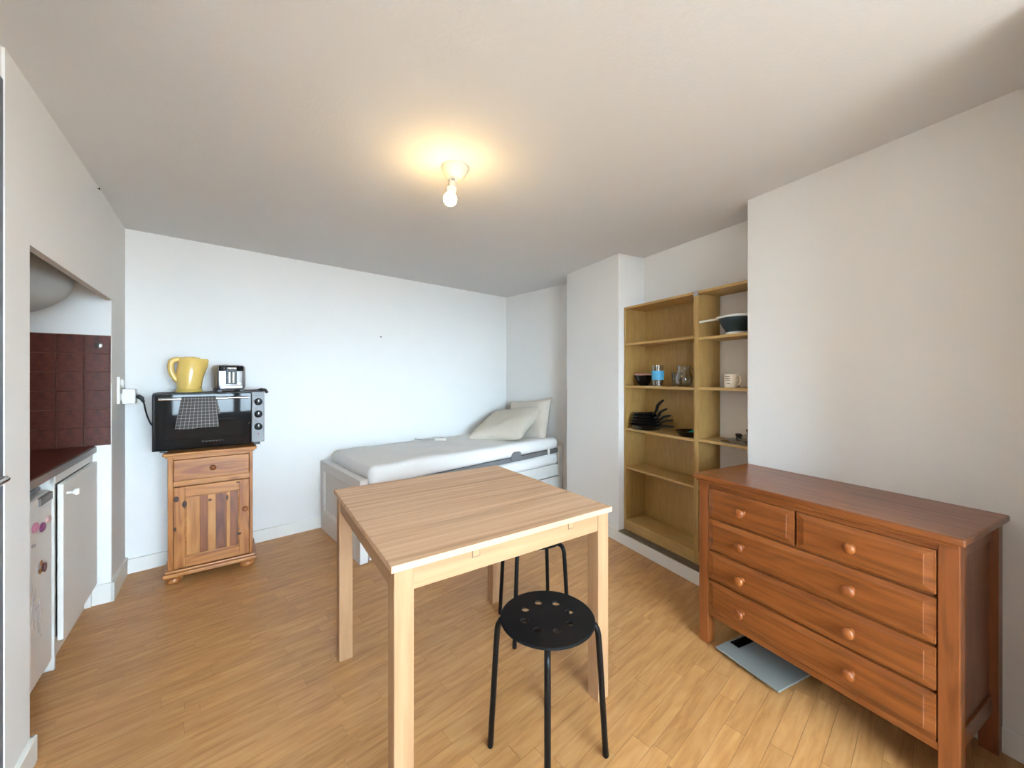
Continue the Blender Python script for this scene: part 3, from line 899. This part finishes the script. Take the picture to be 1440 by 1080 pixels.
bm = bm_new(); lathe(bm, [(0, 0), (.005, 0), (.004, .003), (0, .004)], 14, Matrix.Translation((OW - .034, -.001, .072)) @ RY); obj('indicator_lamp', bm, 'red_led', cp)
for z, w_ in ((.330, .03), (.248, .022), (.244, .012), (.165, .022), (.160, .012)):
    bm = bm_new(); box(bm, OW - .05 - w_ / 3, OW - .05 + w_ / 2, -.0028, -.001, z, z + .0022); obj('print_mark', bm, 'print', cp)
bm = bm_new(); box(bm, -OW, OW - .074, -.010, .012, .012, .352, .004); dg = obj('door', bm, 'black_gloss', ov)
bm = bm_new(); box(bm, -OW + .05, OW - .115, -.0112, -.008, .075, .320, .001); obj('window_pane', bm, 'black_gloss', dg)
for x in (-OW + .045, OW - .105):
    bm = bm_new(); box(bm, x - .006, x + .006, -.042, -.009, .316, .330, .002); obj('handle_post', bm, 'chrome', dg)
bm = bm_new(); tube(bm, [(-OW + .03, -.040, .323), (OW - .09, -.040, .323)], .008, 14); obj('handle', bm, 'chrome', dg, True, 50)
bm = bm_new()
pth = []
for k in range(34):
    t = k / 33
    pth.append((-.055 + .11 * t + .006 * math.sin(t * 40), -.0108, .050 + .005 * math.cos(t * 40) * (1 - .4 * t) + (.006 if k == 1 else 0)))
tube(bm, pth, .0007, 5); obj('emblem', bm, 'panel_grey', dg)
for (x, yy) in ((-OW + .05, .03), (OW - .04, .03), (-OW + .05, .26), (OW - .04, .26)):
    bm = bm_new(); box(bm, x - .018, x + .018, yy - .018, yy + .018, 0, .02, .002); obj('foot', bm, 'black_plastic', ov)
# power cord to the adapter
c0 = Vector(to_world(F_LEFT, 1.305, -.075, 1.125)); 
ov_inv = (Matrix.Translation((*F_OV[0], OZ)) @ Matrix.Rotation(A_O, 4, 'Z')).inverted()
dn = Vector(to_world(F_LEFT, 1.305, -.10, 1.125)) - c0
bm = bm_new(); tube(bm, [c0 + dn * -.04, c0 + dn * .45, c0 + dn * .85 + Vector((0.003, 0.001, -.010)), c0 + dn * 1.0 + Vector((.008, .004, -.036))], [.010, .012, .012, .006], 12); plug = obj('plug', bm, 'black_plastic', None, True)
ovb = Vector(to_world(F_OV, -OW + .004, .07, .935))
q0 = c0 + dn * .95 + Vector((.008, .004, -.030))
p_ = [q0, q0 * .72 + ovb * .28 + Vector((0, 0, -.030)), q0 * .40 + ovb * .60 + Vector((0, 0, -.030)), ovb]
bm = bm_new(); tube(bm, smooth_path(p_, 8), .0042, 8); cab = obj('power_cord', bm, 'black_plastic', ov, True); cab.matrix_parent_inverse = ov_inv
plug.parent = cab

# towel on the oven handle
bm = bm_new()
NX, NY = 16, 30
uvl = bm.loops.layers.uv.new('uv')
def towel_pt(u, s):
    """u across 0..1, s along the cloth 0 (front hem) .. 1 (back hem)"""
    L_front, L_back = .178, .10
    zr, rr = .323, .0105
    arc = math.pi * rr
    d = s * (L_front + arc + L_back)
    wob = .004 * math.sin(u * 9 + d * 12)
    if d < L_front:
        k = (L_front - d) / L_front
        x = (-.150 - .028 * k) + u * (.170 + .042 * k)
        return Vector((x, -.040 - rr - .004 * k + wob * k, zr - (L_front - d) - .012 * u * (1 - k) * 0))
    if d < L_front + arc:
        a = (d - L_front) / rr
        return Vector((-.150 + u * .170, -.040 - rr * math.cos(a), zr + rr * math.sin(a)))
    k = (d - L_front - arc) / L_back
    return Vector((-.150 + u * .172 + .02 * k, -.040 + rr + .010 * k + wob * .4, zr - k * L_back))
vg = [[bm.verts.new(towel_pt(i / NX, j / NY)) for j in range(NY + 1)] for i in range(NX + 1)]
for i in range(NX):
    for j in range(NY):
        f = bm.faces.new((vg[i][j], vg[i+1][j], vg[i+1][j+1], vg[i][j+1]))
        for lp, (a, b) in zip(f.loops, ((i, j), (i+1, j), (i+1, j+1), (i, j+1))): lp[uvl].uv = (a / NX * 1.15, b / NY * 1.75)
tw = tag(obj('dish_towel', bm, 'towel', None, True, 80, loc=(*F_OV[0], OZ), rot=(0, 0, A_O)), 'grey checked dish towel hanging over the oven handle', 'towel')
sm = tw.modifiers.new('thickness', 'SOLIDIFY'); sm.thickness = .0022; sm.offset = 0
bm = bm_new()
vg = []
for i in range(9):
    vg.append([bm.verts.new((-.158 + i * .010, -.0485 + .003 * math.sin(i), .155 - j * .008 + .003 * (i % 2) * 0)) for j in range(3)])
uvl = bm.loops.layers.uv.new('uv')
for i in range(8):
    for j in range(2):
        f = bm.faces.new((vg[i][j], vg[i+1][j], vg[i+1][j+1], vg[i][j+1]))
        for lp, (a, b) in zip(f.loops, ((i, j), (i+1, j), (i+1, j+1), (i, j+1))): lp[uvl].uv = (a * .055, b * .05)
fold = obj('folded_hem', bm, 'towel', tw)
fold.modifiers.new('thickness', 'SOLIDIFY').thickness = .002

# ------------------------------------------------------------------ kettle and toaster on the oven
OT = OZ + .361
kt = thing('kettle', 'yellow plastic electric kettle on top of the oven', 'kettle', to_world(F_OV, -.115, .125, OT), A_O)
bm = bm_new()
seg = 40
rings = []
def kettle_ring(z, rx, ry, cx, spout):
    out = []
    for i in range(seg):
        a = 2 * math.pi * i / seg
        r_ = 1.0
        k = max(0, math.cos(a)) ** 10
        x = cx + (rx + spout * k) * math.cos(a); yv = ry * math.sin(a) * (1 - .25 * k * (spout > 0))
        out.append(bm.verts.new((x, yv, z)))
    return out
levels = [(.018, .060, .062, 0, 0), (.024, .062, .064, 0, 0), (.08, .066, .066, .003, 0), (.13, .071, .067, .007, .004), (.17, .069, .064, .010, .016), (.195, .066, .060, .010, .022), (.208, .064, .058, .009, .026), (.214, .060, .054, .008, .022)]
rings = [kettle_ring(*l_) for l_ in levels]
for a, b in zip(rings, rings[1:]):
    for i in range(seg):
        j = (i + 1) % seg; bm.faces.new((a[i], a[j], b[j], b[i]))
bm.faces.new(list(reversed(rings[0]))); bm.faces.new(rings[-1])
obj('body', bm, 'yellow', kt, True, 45)
bm = bm_new(); lathe(bm, [(0, .212), (.050, .212), (.046, .222), (.02, .227), (0, .228)], 32, Matrix.Translation((.005, 0, 0))); obj('lid', bm, 'yellow', kt, True, 50)
bm = bm_new(); tube(bm, smooth_path([(-.030, 0, .202), (-.058, 0, .208), (-.084, 0, .196), (-.090, 0, .160), (-.084, 0, .118), (-.068, 0, .086), (-.046, 0, .065)], 6), [.0165] * 37, 14, (1.3, 1.0)); obj('handle', bm, 'yellow', kt, True, 60)
bm = bm_new(); box(bm, -.106, -.072, -.010, .010, .082, .088, .002); obj('switch', bm, 'plastic_white', kt)
bm = bm_new(); lathe(bm, [(0, 0), (.068, 0), (.069, .006), (.064, .016), (.060, .019), (0, .019)], 40); obj('power_base', bm, 'yellow_dark', kt, True, 40)

to = thing('toaster', 'chrome and black toaster beside the yellow kettle', 'toaster', to_world(F_OV, .090, .125, OT), A_O + R(6))
bm = bm_new(); box(bm, -.082, .082, -.10, .12, .012, .176, .024, 4); obj('body', bm, 'steel', to, True, 50)
bm = bm_new(); box(bm, -.066, .066, -.1035, -.095, .134, .168, .003); obj('upper_trim', bm, 'black_gloss', to)
bm = bm_new(); box(bm, -.030, .030, -.1042, -.095, .048, .158, .002); pn = obj('lever_slot', bm, 'black_plastic', to)
for x in (-.010, .010):
    bm = bm_new(); box(bm, x - .0065, x + .0065, -.1075, -.103, .055, .130, .002); obj('guide', bm, 'chrome', pn)
bm = bm_new(); box(bm, -.026, .026, -.122, -.103, .146, .160, .004); obj('lever', bm, 'chrome', to)
bm = bm_new(); box(bm, -.060, .060, -.1045, -.098, .018, .042, .004); obj('crumb_trim', bm, 'chrome', to)
for x in (-.045, .045):
    bm = bm_new(); lathe(bm, [(.010, 0), (.010, .008), (0, .009)], 16, Matrix.Translation((x, -.104, .052)) @ RY); obj('button', bm, 'chrome', to, True)
for x in (-.028, .028):
    bm = bm_new(); box(bm, x - .013, x + .013, -.075, .10, .150, .1775, .001); obj('bread_slot', bm, 'black_plastic', to)
for x in (-.06, .06):
    for yy in (-.08, .10):
        bm = bm_new(); box(bm, x - .012, x + .012, yy - .012, yy + .012, 0, .014); obj('foot', bm, 'black_plastic', to)
t_inv = (Matrix.Translation(to_world(F_OV, .090, .125, OT)) @ Matrix.Rotation(A_O + R(6), 4, 'Z')).inverted() @ Matrix.Translation((*F_OV[0], OT)) @ Matrix.Rotation(A_O, 4, 'Z')
bm = bm_new(); tube(bm, smooth_path([(.13, .20, .016), (.165, .15, .005), (.215, .08, .006), (.262, .045, .009)]), .004, 8); tcd = obj('power_cord', bm, 'black_plastic', to, True); tcd.matrix_parent_inverse = t_inv
bm = bm_new(); tube(bm, [(.250, .050, .009), (.268, .042, .010), (.292, .036, .006), (.304, .033, -.014)], [.005, .010, .011, .009], 10); obj('plug', bm, 'black_plastic', tcd, True)

# ------------------------------------------------------------------ dresser
A_D = R(-62.4)
DW, DD, DHt = .868, .434, .787
drs = thing('dresser', 'honey-coloured wooden chest of five drawers with round knobs', 'dresser', (.862, 1.850, 0), A_D)
bm = bm_new(); box(bm, 0, DW, 0, DD, DHt - .022, DHt, .005, 3); obj('top', bm, 'honey_x', drs)
for (a, b) in ((.018, .064), (DW - .060, DW - .014)):
    for (c, d) in ((.022, .068), (DD - .055, DD - .012)):
        bm = bm_new(); box(bm, a, b, c, d, 0, DHt - .0215, .003); obj('leg', bm, 'honey_z', drs)
for xa, xb, inx in ((.018, .064, 1), (DW - .060, DW - .014, -1)):
    xs0, xs1 = (.034, .044) if inx > 0 else (DW - .044, DW - .034)
    bm = bm_new(); box(bm, xs0, xs1, .066, DD - .053, .15, DHt - .022); sp_ = obj('side_panel', bm, 'honey_z', drs)
    for z0, z1 in ((.13, .19), (DHt - .085, DHt - .0215)):
        bm = bm_new(); box(bm, xs0 - .006, xs1 + .006, .066, DD - .053, z0, z1, .002); obj('side_rail', bm, 'honey_x', sp_)
bm = bm_new(); box(bm, .062, DW - .058, .026, .060, DHt - .056, DHt - .0215, .002); obj('front_rail', bm, 'honey_x', drs)
bm = bm_new(); box(bm, .012, DW - .012, .010, .05, DHt - .034, DHt - .0215, .004); obj('moulding', bm, 'honey_x', drs)
bm = bm_new(); box(bm, .062, DW - .058, .026, .060, .138, .163, .002); obj('front_rail', bm, 'honey_x', drs)
for z in (.5935, .445, .309):
    bm = bm_new(); box(bm, .07, DW - .07, .036, .060, z - .006, z + .006); obj('drawer_divider', bm, 'honey_z', drs)
bm = bm_new(); box(bm, .07, DW - .07, DD - .030, DD - .022, .11, DHt - .03); obj('back_panel', bm, 'honey_z', drs)
bm = bm_new(); box(bm, .07, DW - .07, .05, DD - .03, .14, .15); obj('bottom_panel', bm, 'honey_x', drs)
KD = [(.011, 0), (.009, .006), (.008, .012), (.013, .018), (.0185, .024), (.019, .029), (.014, .035), (0, .037)]
def drawer(x0, x1, z0, z1, knobs):
    bm = bm_new()
    box(bm, x0, x1, .022, .045, z0, z1, .002)
    # raised field with a wide chamfer
    fx0, fx1, fz0, fz1, m_ = x0 + .004, x1 - .004, z0 + .004, z1 - .004, .020
    a = [bm.verts.new(p) for p in ((fx0, .0222, fz0), (fx1, .0222, fz0), (fx1, .0222, fz1), (fx0, .0222, fz1))]
    i_ = [bm.verts.new(p) for p in ((fx0+m_, .0185, fz0+m_*.7), (fx1-m_, .0185, fz0+m_*.7), (fx1-m_, .0185, fz1-m_*.7), (fx0+m_, .0185, fz1-m_*.7))]
    i2 = [bm.verts.new(p) for p in ((fx0+m_+.002, .0165, fz0+m_*.7+.002), (fx1-m_-.002, .0165, fz0+m_*.7+.002), (fx1-m_-.002, .0165, fz1-m_*.7-.002), (fx0+m_+.002, .0165, fz1-m_*.7-.002))]
    for A_, B_ in ((a, i_), (i_, i2)):
        for k in range(4): bm.faces.new((A_[k], A_[(k+1) % 4], B_[(k+1) % 4], B_[k]))
    bm.faces.new(i2)
    d_ = obj('drawer', bm, 'honey_x', drs)
    bm = bm_new(); box(bm, x0 + .006, x1 - .006, .045, DD - .04, z0 + .006, z1 - .02); obj('drawer_box', bm, 'honey_z', d_)
    for kx in knobs:
        bm = bm_new(); lathe(bm, KD, 24, Matrix.Translation((kx, .017, (z0 + z1) / 2)) @ RY); obj('knob', bm, 'honey_knob', d_, True, 50)
X0, X1 = .067, DW - .063
XM = .430
drawer(X0, XM - .004, .599, .730, [.232]); drawer(XM + .004, X1, .599, .730, [.607])
for z0, z1 in ((.451, .588), (.314, .439), (.166, .304)):
    drawer(X0, X1, z0, z1, [.229, .605])

# bathroom scale under it
sc_ = thing('bathroom_scale', 'frosted glass bathroom scale pushed under the dresser', 'scale', (1.104, 1.686, 0), math.atan2(-.25, .114))
bm = bm_new(); box(bm, -.138, .138, -.14, .14, .018, .026, .002); obj('platform', bm, 'scale_glass', sc_)
bm = bm_new(); box(bm, -.128, -.085, -.055, .055, .0245, .0268, .0008); obj('display', bm, 'black_gloss', sc_)
for x in (-.10, .10):
    for yy in (-.10, .10):
        bm = bm_new(); lathe(bm, [(0, 0), (.016, 0), (.018, .019), (0, .019)], 16, Matrix.Translation((x, yy, 0))); obj('foot', bm, 'black_plastic', sc_, True)

# ------------------------------------------------------------------ bookcases in the niche
BZ = LEDGE + .004
def bookcase(name, label, x0, x1, shelves, back, top=1.772):
    t = thing(name, label, 'bookcase', to_world(F_NICHE, 0, 0, 0), F_NICHE[1])
    y0, y1, th = .050, .252, .016
    for a, b in ((x0, x0 + th), (x1 - th, x1)):
        bm = bm_new(); box(bm, a, b, y0, y1, BZ, top, .0006, 1); obj('side_panel', bm, 'oakfoil_z', t)
    bm = bm_new(); box(bm, x0 + th, x1 - th, y0, y1, top - th, top, .0006, 1); obj('top_panel', bm, 'oakfoil_x', t)
    for z in shelves:
        bm = bm_new(); box(bm, x0 + th, x1 - th, y0 + .002, y1 - .006, z - th, z, .0006, 1); obj('shelf', bm, 'oakfoil_x', t)
    bm = bm_new(); box(bm, x0 + th, x1 - th, y0 + .001, y1 - .006, .165 - th, .165, .0006, 1); obj('bottom_shelf', bm, 'oakfoil_x', t)
    bm = bm_new(); box(bm, x0 + th, x1 - th, y0 + .004, y0 + .02, BZ, .165 - th, .0006, 1); obj('kick_board', bm, 'oakfoil_x', t)
    if back:
        bm = bm_new(); box(bm, x0 + .003, x1 - .003, y1, y1 + .004, BZ + .01, top - .002); obj('back_panel', bm, 'oakfoil_z', t)
    return t
S1 = (1.498, 1.178, .857, .567)
S2 = (1.487, 1.181, .864, .569)
XD = .632
b1 = bookcase('bookcase', 'light oak bookcase with a back panel in the niche beside the pier', .004, XD, S1, True)
b2 = bookcase('bookcase', 'narrow backless light oak bookcase in the niche behind the dresser', XD + .001, NICHE_W - .003, S2, False)
bm = bm_new(); box(bm, XD - .016, XD + .018, .044, .070, 1.742, 1.776, .002); obj('joining_clip', bm, 'chrome', b1)
def on_shelf(x, y, z): return to_world(F_NICHE, x, y, z)
AN = F_NICHE[1]

# bowls
def bowl(label, x, y, z, r, h, mat, tilt=0):
    bm = bm_new()
    prof = [(0, 0), (r * .45, 0), (r * .5, .004), (r * .72, h * .35), (r * .92, h * .75), (r, h), (r - .004, h), (r * .88, h * .75), (r * .68, h * .37), (r * .4, .010), (0, .010)]
    lathe(bm, prof, 36)
    o = tag(obj('bowl', bm, mat, None, True, 50, loc=on_shelf(x, y, z), rot=(R(tilt), R(tilt), AN)), label, 'bowl')
    return o
bowl('black bowl holding a pink bowl on the bookcase shelf', .125, .13, 1.178, .068, .078, 'black_pan')
bowl('pink glazed bowl nested inside the black bowl', .122, .13, 1.194, .064, .070, 'pink_bowl', 4)
# glasses
def glass(label, x, y, z, prof_out, t=.003, name='drinking_glass'):
    g = thing(name, label, 'glass', on_shelf(x, y, z), AN)
    bm = bm_new()
    inner = [(max(r - t, 0), zz + (.006 if i == 0 else 0)) for i, (r, zz) in enumerate(prof_out)]
    lathe(bm, [(0, 0)] + prof_out + list(reversed(inner)) + [(0, .006)], 32)
    obj('glass_body', bm, 'glass', g, True, 50); return g
g = glass('clear tumbler with a blue sleeve on the bookcase shelf', .285, .10, 1.178, [(.034, 0), (.036, .05), (.040, .148)])
bm = bm_new(); lathe(bm, [(.0382, .045), (.0405, .045), (.0425, .108), (.0402, .108), (.0382, .045)], 32); obj('sleeve', bm, 'blue_sleeve', g, True, 50)
glass('plain clear tumbler behind the blue-sleeved one', .375, .185, 1.178, [(.032, 0), (.036, .10)])
jar = glass('clear round glass jug near the shelf end', .485, .12, 1.178, [(.035, 0), (.052, .02), (.056, .05), (.050, .08), (.040, .10), (.038, .118), (.044, .140)], name='glass_jug')
bm = bm_new(); tube(bm, smooth_path([(.040, 0, .122), (.075, 0, .118), (.086, 0, .085), (.072, 0, .055), (.054, 0, .045)]), .005, 8); obj('handle', bm, 'glass', jar, True)

# pans: a nested stack
def pan(label, x, y, z, r, h, ang, hl, rise, tilt=0.0, tdir=0.0):
    p = thing('frying_pan', label, 'pan', on_shelf(x, y, z), AN + ang, 'nested black pans on the bookcase shelf')
    if tilt: p.rotation_euler = (0, -tilt, AN + ang)
    bm = bm_new()
    lathe(bm, [(0, 0), (r * .80, 0), (r * .88, .004), (r, h), (r + .003, h + .001), (r + .002, h - .002), (r - .003, h - .001), (r * .86, .007), (r * .76, .004), (0, .004)], 40); obj('pan_body', bm, 'black_pan', p, True, 50)
    bm = bm_new(); tube(bm, smooth_path([(r * .97, 0, h * .7), (r + .03, 0, h * .8 + rise * .2), (r + hl * .5, 0, h + rise * .6), (r + hl, 0, h + rise)], 6), [.006, .007, .008, .009, .009, .0095, .010, .010, .0105, .011, .0115, .0115, .012, .012, .012, .0115, .011, .010, .008], 10, (1.25, .75)); obj('handle', bm, 'black_plastic', p, True, 60)
    bm = bm_new(); lathe(bm, [(.004, 0), (.005, .003), (0, .005)], 10, Matrix.Translation((r * .96, 0, h * .62)) @ Matrix.Rotation(R(90), 4, 'Y')); obj('rivet', bm, 'chrome', p)
pan('largest black frying pan at the bottom of the stack', .138, .135, .857, .112, .036, R(-4), .155, .012)
pan('black frying pan second from the bottom of the stack', .136, .137, .877, .105, .038, R(2), .13, .030)
pan('black pan in the middle of the stack', .134, .138, .899, .100, .038, R(4), .115, .038)
pan('black pan second from the top of the stack', .132, .138, .922, .094, .036, R(0), .10, .062)
pan('small tilted black pan on top of the stack', .130, .138, .946, .084, .034, R(-3), .105, .085, R(5))
# dish and turquoise utensils
ds = tag(obj('shallow_dish', lathe(bm_new(), [(0, 0), (.062, 0), (.088, .034), (.091, .036), (.086, .036), (.060, .006), (0, .006)], 36), 'black_pan', None, True, 50, loc=on_shelf(.518, .135, .857), rot=(0, 0, AN)), 'black shallow dish with turquoise servers on the pan shelf', 'dish')
for k, (a, dx, lb) in enumerate(((R(-28), -.022, 'turquoise plastic server lying flat in the black dish, near the pans'), (R(-20), .022, 'turquoise plastic server lying in the black dish, beside the divider'))):
    t = thing('plastic_server', lb, 'utensil', on_shelf(.524 + dx, .118, .868 + .006 * k), AN + a + R(90))
    bm = bm_new(); box(bm, -.052, .0, -.011, .011, .004, .009, .002); obj('blade', bm, 'teal', t)
    bm = bm_new(); tube(bm, [(-.004, 0, .007), (.03, 0, .016), (.058, 0, .030)], [.005, .005, .006], 8); obj('handle', bm, 'teal', t, True)
# colander
col = thing('colander', 'dark teal folding colander with white rim and handle on the top shelf', 'colander', on_shelf(.845, .135, 1.487), AN)
bm = bm_new(); lathe(bm, [(0, 0), (.062, 0), (.064, .014), (.062, .016), (0, .010)], 40); obj('base', bm, 'plastic_white', col, True, 50)
bm = bm_new(); lathe(bm, [(.062, .013), (.074, .04), (.078, .042), (.090, .07), (.094, .072), (.102, .098), (.099, .098), (.090, .074), (.074, .046), (.059, .016)], 40); obj('basket', bm, 'teal_dark', col, True, 50)
bm = bm_new(); lathe(bm, [(.098, .096), (.112, .096), (.116, .101), (.113, .107), (.100, .107), (.098, .096)], 48); obj('rim', bm, 'plastic_white', col, True, 50)
bm = bm_new(); tube(bm, smooth_path([(-.103, -.03, .102), (-.14, -.055, .098), (-.175, -.082, .092), (-.186, -.090, .089)], 6), .012, 10, (1.2, .55)); obj('handle', bm, 'plastic_white', col, True)
# mug
mg = thing('mug', 'cream mug with faint brown print on the middle shelf', 'mug', on_shelf(.818, .12, 1.181), AN - R(20))
bm = bm_new(); lathe(bm, [(0, 0), (.038, 0), (.041, .004), (.042, .076), (.040, .078), (.038, .075), (.037, .008), (0, .006)], 36); obj('cup', bm, 'cream', mg, True, 50)
bm = bm_new(); tube(bm, smooth_path([(.038, 0, .066), (.062, 0, .066), (.070, 0, .044), (.060, 0, .022), (.040, 0, .014)], 6), .0055, 10); obj('handle', bm, 'cream', mg, True)
for z, a0, a1 in ((.062, 268, 306), (.050, 272, 308), (.040, 276, 310), (.022, 284, 310)):
    bm = bm_new(); n_ = 8
    va = []
    for i in range(n_ + 1):
        a = R(a0 + (a1 - a0) * i / n_)
        va.append([bm.verts.new((rr_ * math.cos(a), rr_ * math.sin(a), zz)) for rr_, zz in ((.0419, z), (.0424, z), (.0424, z + .004), (.0419, z + .004))])
    for p, q in zip(va, va[1:]):
        for k in range(4): bm.faces.new((p[k], q[k], q[(k+1) % 4], p[(k+1) % 4]))
    bm.faces.new(va[0]); bm.faces.new(va[-1])
    obj('print_mark', bm, 'print', mg)
# glass lids
def lid(label, x, y, z, r, tilt):
    l_ = thing('pan_lid', label, 'lid', on_shelf(x, y, z), AN)
    l_.rotation_euler = (R(tilt), 0, AN)
    bm = bm_new(); lathe(bm, [(r, .003), (r * .8, .012), (r * .5, .020), (.014, .024), (.014, .021), (r * .5, .017), (r * .8, .009), (r - .003, .002)], 40); obj('glass_dome', bm, 'glass', l_, True, 50)
    bm = bm_new(); lathe(bm, [(r - .003, 0), (r + .002, 0), (r + .003, .003), (r, .006), (r - .004, .004), (r - .003, 0)], 44); obj('steel_rim', bm, 'steel', l_, True, 50)
    bm = bm_new(); lathe(bm, [(0, .021), (.017, .021), (.012, .030), (.016, .040), (.019, .046), (.014, .052), (0, .053)], 24); obj('knob', bm, 'black_plastic', l_, True, 50)
lid('large glass pan lid with a black knob lying on the lower shelf', .845, .14, .864, .098, 0)
lid('smaller glass pan lid with a black knob tilted against the niche wall', .893, .172, .893, .062, 8)
